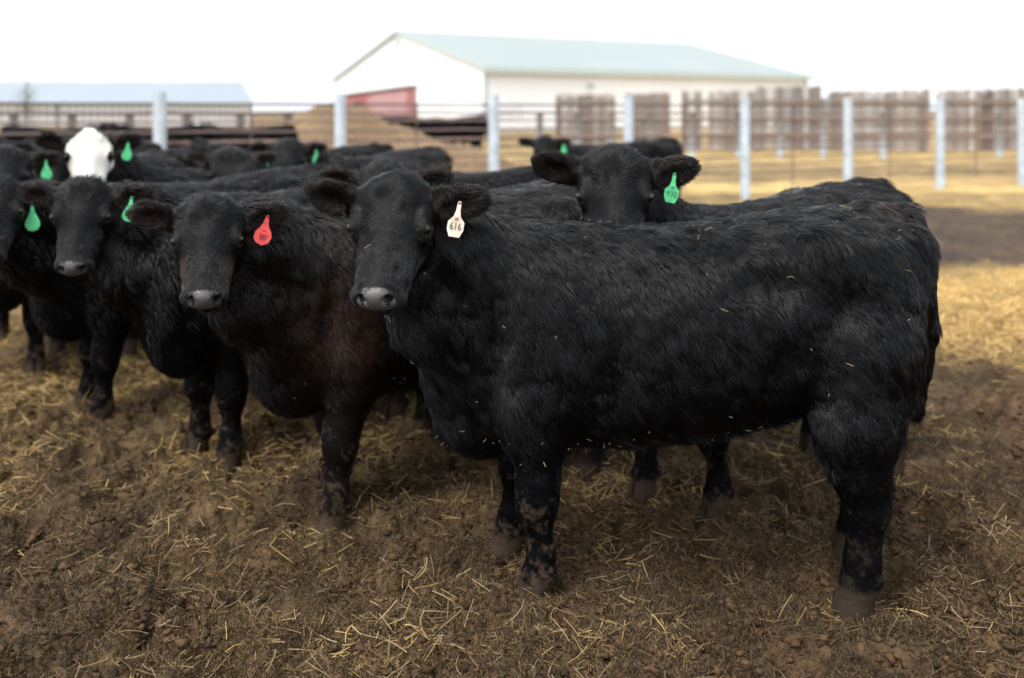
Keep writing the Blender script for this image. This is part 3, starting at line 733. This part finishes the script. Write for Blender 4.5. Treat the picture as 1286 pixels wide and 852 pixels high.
# a few more on the flank, belly and hocks of the nearest heifer, and a clump on two backs
ex = []
rg = np.random.default_rng(3)
for VV, NN, (ps, hdg), cnt in ((HV, HN, HERO, 75), (RV, RN, RED, 25)):
    cand = np.where((VV[:, 1] > 0) & (VV[:, 2] > np.where(VV[:, 0] < -.3, .60, .44)))[0]; wgt = np.where(VV[cand, 2] < .56, 9., 1.) * np.where(VV[cand, 0] < 0, 1.5, .7)
    for i in rg.choice(cand, cnt, p=wgt / wgt.sum()):
        ex.append(to_world(ps, hdg, VV[i] + NN[i] * .022))
for c, r_, cnt in ((at(703, 255, 4.1), .05, 26), (at(560, 207, 5.75), .07, 30), (at(1085, 262, 3.2), .05, 22), (at(245, 205, 6.2), .05, 8)):
    for _ in range(cnt): ex.append(c + rg.normal(size=3) * np.array([r_, r_ * .6, .008]))
bp = np.concatenate([bp, np.array(ex)]); nb = len(bp)
dd = rg.normal(size=(nb, 3)) * np.array([1, .5, .6]); dd /= np.linalg.norm(dd, axis=1, keepdims=True)
ln = .005 + .022 * rg.random(nb) ** 2; t = np.linspace(-.5, .5, 4)
P = bp[:, None, :] + (dd * ln[:, None])[:, None, :] * t[None, :, None] + (rg.normal(size=(nb, 3)) * .5 * ln[:, None])[:, None, :] * (t ** 2)[None, :, None]
tag(strands('straw_bits', P, np.full((nb, 4), .0008), np.array([.34, .24, .14]) * (.5 + .6 * rg.random((nb, 1))), m_straw),
    'small bits of straw caught in the black coats', kind='stuff')

# ------------------------------------------------------------------ pipe and cable fence
m_post = mat('galvanised post', (.31, .345, .37), .5, noise=(6, .2), spec=.4)
m_rust = mat('rusty pipe', (.19, .13, .11), .75, noise=(9, .35, (1, 1, .2)))
m_cable = mat('steel cable', (.17, .12, .11), .6)
m_dark = mat('dark steel', (.10, .085, .08), .6)
fence = empty('pipe_fence', (-4.60, 13.0, 0)); tag(fence, 'pipe and cable feedlot fence on stout pale posts behind the herd', 'fence')
A0 = Vector((-4.60, 13.0, 0)); AD = Vector((2.165, 1.085, 0))
inv = Vector((-A0.x, -A0.y, 0))
for n in range(-3, 10):
    p = AD * n; mb = MB(); hgt = 1.75 + .02 * math.sin(n * 3)
    ln_ = .012 * math.sin(n * 2.3)
    mb.tube([(p.x, p.y, -.2), (p.x + ln_, p.y, hgt - .012), (p.x + ln_, p.y, hgt)], [.084, .084, .070], 20)
    mb.build('post', m_post, fence, True)
s0, s1 = AD * -3, AD * 9
off = Vector((.45, -.89, 0)) * -.11
def along(z, r, m, name, wob=.006):
    mb = MB(); pts = []
    for i in range(61):
        p = s0.lerp(s1, i / 60) + off; pts.append((p.x, p.y, z + wob * math.sin(i * 1.7 + z * 9)))
    mb.tube(pts, r, 8); mb.build(name, m, fence, True)
for z, r, m, nm in ((1.60, .016, m_dark, 'rail'), (1.08, .022, m_rust, 'rail'), (1.36, .015, m_rust, 'rail')): along(z, r, m, nm, .002)
for z in (1.48, 1.22, .95, .83, .70, .56, .42, .30): along(z, .014, m_cable, 'cable')
for n in range(-3, 9):
    for k_ in (.5,):
        p = AD * (n + k_) + off * 1.3; mb = MB(); mb.tube([(p.x, p.y, .15), (p.x, p.y, 1.61)], .014, 8); mb.build('stay', m_cable, fence, True)
mb = MB()
p0 = AD * -3 + off; 
for i in range(150):
    p = p0 + AD * (i * .035) + off * .05
    mb.tube([(p.x, p.y, 1.37), (p.x, p.y, 1.60)], .005, 4)
mb.build('wire_mesh', m_cable, fence)

# fence behind, right part
fb = empty('far_fence', (2.1, 32.3, 0)); tag(fb, 'distant cable fence with short pale posts in front of the plank windbreak', 'fence')
for px, top in ((678, 142), (726, 142), (769, 140), (817, 142), (869, 141), (928, 142), (980, 140), (1034, 124), (1109, 141), (1182, 141), (1255, 143), (1330, 143), (1400, 143)):
    q = at(px, top, 32.3); mb = MB(); mb.tube([(q[0] - 2.1, 0, -.2), (q[0] - 2.1, 0, q[2])], .105, 12); mb.build('post', m_post, fb, True)
for z in (1.40, 1.2, 1.0, .8, .6, .4):
    mb = MB(); mb.tube([(-2.5, -.12, z), (20, -.12, z)], .016, 6); mb.build('rail', m_rust if z in (1.0, 1.4) else m_cable, fb, True)
fc = empty('back_fence', (-9, 23, 0)); tag(fc, 'back row pipe fence with pale posts beyond the left cattle', 'fence')
for px in (-40, 18, 90, 163, 235, 302, 362):
    q = at(px, 143, 23); mb = MB(); mb.tube([(q[0] + 9, 0, -.2), (q[0] + 9, 0, 1.45)], .10, 12); mb.build('post', m_post, fc, True)
for z, m in ((1.42, m_dark), (1.15, m_rust), (.9, m_rust), (.65, m_cable)):
    mb = MB(); mb.tube([(-5, -.12, z), (4, -.12, z)], .022, 6); mb.build('rail', m, fc, True)
mb = MB()
for i in range(110): mb.tube([(-5 + i * .082, -.10, .95), (-5 + i * .082, -.10, 1.42)], .008, 4)
mb.build('wire_mesh', m_cable, fc)

# plank windbreak, in sections
m_plank = mat('weathered plank', attr='hide_color', rough=.85, noise=(5, .3, (6, 6, .6)))
WY = 37.5
rgp = random.Random(4)
secs = [((698, 773), (119, 118), .03, 'short plank windbreak section farthest left, seen against the white barn'), ((785, 842), (117, 117), .03, 'second plank windbreak section from the left, behind a pale post'),
        ((857, 950), (115, 114), .05, 'low plank windbreak section under the right end of the barn'), ((950, 1031), (110, 108), .03, 'tall plank windbreak section at the right end of the barn'),
        ((1041, 1167), (115, 113), .0, 'plank windbreak section right of the tall one, with open sky above'), ((1178, 1420), (113, 109), .0, 'long plank windbreak section at the right edge of the picture')]
for (a, b), (ta, tb), gap, lb in secs:
    x0, x1 = at(a, 0, WY)[0], at(b, 0, WY)[0]
    ws = empty('windbreak_fence', (x0, WY, 0)); tag(ws, lb, 'fence', 'plank windbreak sections')
    mb = MB(); x = 0
    while x < x1 - x0 - .05:
        wd = rgp.uniform(.13, .2); tp = at(0, ta + (tb - ta) * x / (x1 - x0), WY)[2] + rgp.uniform(-.05, .03)
        if rgp.random() > gap:
            g_ = rgp.uniform(.55, 1.35); c = rgp.choice([(.22, .195, .175), (.27, .24, .215), (.33, .30, .275), (.16, .14, .122), (.40, .385, .37), (.21, .155, .125)])
            yj = rgp.uniform(-.012, .012); mb.box((x, yj, .04), (x + wd - .012, yj + .03, tp), tuple(q * g_ for q in c))
        x += wd + (rgp.uniform(.01, .06) if rgp.random() < .25 else 0)
    mb.build('plank_panel', m_plank, ws)
    for z in (.5, 1.15, 1.8):
        mb = MB(); mb.box((0, -.085, z), (x1 - x0, -.02, z + .14), (.21, .165, .135)); mb.build('rail', m_plank, ws)
    k_ = 0
    while k_ < x1 - x0:
        mb = MB(); mb.box((k_, .06, -.1), (k_ + .14, .2, 2.1), (.25, .2, .16)); mb.build('post', m_plank, ws); k_ += 1.75

# ------------------------------------------------------------------ straw heap beyond the fence
def pile_h(x, y):
    prof = np.interp(x, [-6.0, -5.2, -4.8, -4.3, -3.7, -3.0, -2.3, -1.6, -1.0, -.3, .4, 1.0], [0, .5, 1.15, 1.5, 1.72, 1.55, 1.25, .98, .85, .62, .25, 0])
    return prof * np.clip(1 - np.abs(y) ** 1.6 / 3.2, 0, 1) + .10 * noise2(x, y, .5, 71) * (prof > .1) + .05 * noise2(x, y, .18, 72) * (prof > .05)
ax_ = np.arange(-6.1, 1.1, .05); ay_ = np.arange(-2.2, 2.25, .05); QX, QY = np.meshgrid(ax_, ay_, indexing='ij')
qz = pile_h(QX.ravel(), QY.ravel()) - .06; qi = np.arange(QX.size).reshape(QX.shape)
qv = np.stack([QX.ravel() + 3.5, QY.ravel(), qz], 1); qf = np.stack([qi[:-1, :-1], qi[1:, :-1], qi[1:, 1:], qi[:-1, 1:]], -1).reshape(-1, 4)
qn = noise2(QX.ravel(), QY.ravel(), .6, 73)[:, None]
qc = np.array([.20, .128, .066]) * (1 + .25 * qn)
pile = mesh_obj('straw_pile', qv, qf, mat('old straw', attr='hide_color', rough=.9, noise=(14, .4), bump=(30, .8, .05)), cols=qc)
pile.location = (-3.5, 20.4, 0); tag(pile, 'heap of old golden brown straw beyond the fence', 'straw pile')

# ------------------------------------------------------------------ feed wagon, red, in front of the barn
m_red = mat('faded red paint', (.42, .15, .145), .55, noise=(3, .15)); m_pink = mat('worn pale red paint', (.46, .27, .27), .6, noise=(5, .3, (1, 1, 4)))
fw = empty('feed_wagon', (-4.0, 31, 0)); tag(fw, 'faded red feed wagon parked in front of the white barn', 'wagon')
def prism(mb, P, y0, y1):
    n = len(P); V = [(a, y0, b) for a, b in P] + [(a, y1, b) for a, b in P]
    mb.add(V, [tuple(range(n)), tuple(reversed(range(n, 2 * n)))] + [(i, n + i, n + (i + 1) % n, (i + 1) % n) for i in range(n)])
mb = MB(); prism(mb, [(-1.05, .95), (.95, .75), (.95, 2.22), (-1.05, 1.95)], -.9, .9); mb.build('box', m_red, fw)
mb = MB(); prism(mb, [(-.35, 1.0), (.82, .9), (.82, 2.12), (-.35, 1.97)], -.93, -.905); mb.build('side_panel', m_pink, fw)
mb = MB(); prism(mb, [(-1.1, 1.955), (1.0, 2.225), (1.0, 2.29), (-1.1, 2.01)], -.96, .96); mb.build('roof_rim', m_dark, fw)
mb = MB(); mb.box((-.78, -.935, 1.45), (-.48, -.905, 1.78)); mb.build('window', m_eye, fw)
for x in (-.7, .6):
    for y in (-.8, .8):
        mb = MB(); mb.tube([(x, y - .1, .38), (x, y - .08, .38), (x, y + .08, .38), (x, y + .1, .38)], [.33, .38, .38, .33], 20); wh = mb.build('wheel', m_dark, fw, True)
        mb = MB(); mb.tube([(x, y - .115, .38), (x, y + .115, .38)], .18, 14); mb.build('rim', m_post, wh, True)
mb = MB(); mb.box((-1.0, -.6, .45), (.9, .6, .8)); mb.box((-1.9, -.06, .5), (-1.0, .06, .6)); mb.build('chassis', m_dark, fw)

# ------------------------------------------------------------------ big white barn with pale green roof
bx = empty('barn', (-1.98, 75, 0), math.atan2(16.7, 29)); tag(bx, 'large white metal barn with pale green gable roof', 'barn')
Lb, Wb, He, Hr = 33.5, 33, 4.8, 8.65
def ribbed(name, base_c, sc_, ax='X', strength=.35):
    m = mat(name, base_c, .45, noise=(.15, .04)); n = m.node_tree; b = n.nodes['Principled BSDF']
    tc = n.nodes.new('ShaderNodeTexCoord'); wv_ = n.nodes.new('ShaderNodeTexWave'); wv_.bands_direction = ax; wv_.inputs['Scale'].default_value = sc_
    bp_ = n.nodes.new('ShaderNodeBump'); bp_.inputs['Strength'].default_value = strength; bp_.inputs['Distance'].default_value = .04
    n.links.new(tc.outputs['Object'], wv_.inputs['Vector']); n.links.new(wv_.outputs['Fac'], bp_.inputs['Height']); n.links.new(bp_.outputs[0], b.inputs['Normal']); return m
m_bw = ribbed('white barn siding', (.85, .865, .88), 1.0, 'DIAGONAL'); m_br = ribbed('pale green metal roof', (.235, .275, .268), 1.0); m_bt = mat('green trim', (.44, .50, .485), .5)
mb = MB(); mb.add([(0, 0, -.3), (Lb, 0, -.3), (Lb, Wb, -.3), (0, Wb, -.3), (0, 0, He), (Lb, 0, He), (Lb, Wb, He), (0, Wb, He), (0, Wb / 2, Hr - .1), (Lb, Wb / 2, Hr - .1)],
    [(0, 1, 5, 4), (1, 2, 6, 9, 5), (2, 3, 7, 6), (3, 0, 4, 8, 7)]); mb.build('wall', m_bw, bx)
mb = MB(); o_ = .5
zz = lambda y: He + (Hr - He) * (y / (Wb / 2)) if y <= Wb / 2 else He + (Hr - He) * ((Wb - y) / (Wb / 2))
for y0, y1 in ((-o_, Wb / 2), (Wb + o_, Wb / 2)):
    a, b = zz(y0), zz(y1)
    mb.add([(-.2, y0, a), (Lb + .2, y0, a), (Lb + .2, y1, b), (-.2, y1, b), (-.2, y0, a + .12), (Lb + .2, y0, a + .12), (Lb + .2, y1, b + .12), (-.2, y1, b + .12)],
           [(0, 1, 2, 3), (4, 5, 6, 7), (0, 1, 5, 4), (1, 2, 6, 5), (2, 3, 7, 6), (3, 0, 4, 7)])
rf = mb.build('roof', m_br, bx)
mb = MB(); prism(mb, [(-.0, -.0)], 0, 0) if False else None
for y0, y1 in ((-o_ - .02, Wb / 2), (Wb + o_ + .02, Wb / 2)):
    a, b = zz(y0), zz(y1); xx = -.2 - .07
    mb.add([(xx, y0, a - .14), (xx, y1, b - .14), (xx, y1, b + .16), (xx, y0, a + .16), (xx + .06, y0, a - .14), (xx + .06, y1, b - .14), (xx + .06, y1, b + .16), (xx + .06, y0, a + .16)],
           [(0, 1, 2, 3), (4, 7, 6, 5), (0, 4, 5, 1), (2, 6, 7, 3), (1, 5, 6, 2), (3, 7, 4, 0)])
mb.build('gable_trim', m_bt, bx)
mb = MB(); mb.box((-o_, -o_ - .1, He - .42), (Lb + o_, -o_ - .02, He - .02)); mb.build('gutter', m_bt, bx)
for x in (-.03, Lb + .03):
    mb = MB(); mb.box((x - .14, -.14, -.2), (x + .14, .14, He - .15)); mb.build('corner_trim', m_bt, bx)
mb = MB(); mb.box((-.08, Wb / 2 - .6, 7.3), (-.02, Wb / 2 + .6, 8.0))
mb.build('gable_vent', m_bt, bx)
mb = MB(); mb.box((9.2, -.12, 3.3), (9.8, -.02, 3.7)); mb.build('wall_lamp', m_bt, bx)
mb = MB(); mb.box((-.09, 8, 0), (-.02, 13, 4.0)); mb.build('sliding_door', m_bw, bx)

# long low blue-grey shed at the left
bs = empty('shed', (-60, 102, 0)); tag(bs, 'long low shed with blue-grey metal roof at the far left', 'shed')
m_bb = ribbed('blue grey metal roof', (.24, .28, .32), 1.6, 'X', .6); m_bwall = mat('grey shed wall', (.55, .55, .55), .7)
mb = MB(); mb.add([(-60, -.5, 2.35), (33.7, -.5, 2.35), (30.2, 8, 4.8), (-60, 8, 4.8), (27.5, 16.5, 2.35), (-60, 16.5, 2.35)], [(0, 1, 2, 3), (3, 2, 4, 5), (1, 4, 2)]); mb.build('roof', m_bb, bs)
mb = MB(); mb.add([(-60, 0, -.2), (33.2, 0, -.2), (27.2, 16, -.2), (-60, 16, -.2), (-60, 0, 2.34), (33.2, 0, 2.34), (27.2, 16, 2.34), (-60, 16, 2.34)], [(0, 1, 5, 4), (1, 2, 6, 5), (2, 3, 7, 6), (3, 0, 4, 7)]); mb.build('wall', m_bwall, bs)

# thin sapling beyond the left fence
sp_ = empty('sapling', at(33, 140, 26) * np.array([1, 1, 0])); tag(sp_, 'thin green sapling beyond the fence at the far left', 'tree')
mb = MB(); mb.tube([(0, 0, 0), (.03, 0, .9), (-.02, 0, 1.7), (.05, 0, 2.3)], [.03, .022, .015, .006], 8)
for i in range(14):
    a = rgp.uniform(0, 6.28); z = rgp.uniform(.9, 2.1); l = rgp.uniform(.12, .3); mb.tube([(0, 0, z), (math.cos(a) * l, math.sin(a) * l, z + l * .8)], [.008, .003], 5)
mb.build('trunk', mat('sapling bark', (.13, .10, .07), .8), sp_, True)
mb = MB()
for i in range(420):
    a = rgp.uniform(0, 6.28); z = rgp.gauss(1.65, .33); r_ = abs(rgp.gauss(0, .17)); c = Vector((math.cos(a) * r_, math.sin(a) * r_, z))
    q = Vector((rgp.gauss(0, 1), rgp.gauss(0, 1), rgp.gauss(0, 1))).normalized(); r2 = q.orthogonal().normalized(); g_ = rgp.uniform(.6, 1.4)
    mb.add([c, c + q * .03 + r2 * .013, c + q * .065, c + q * .03 - r2 * .013], [(0, 1, 2, 3)], (.07 * g_, .11 * g_, .035 * g_))
mb.build('crown', mat('leaf', attr='hide_color', rough=.6), sp_)
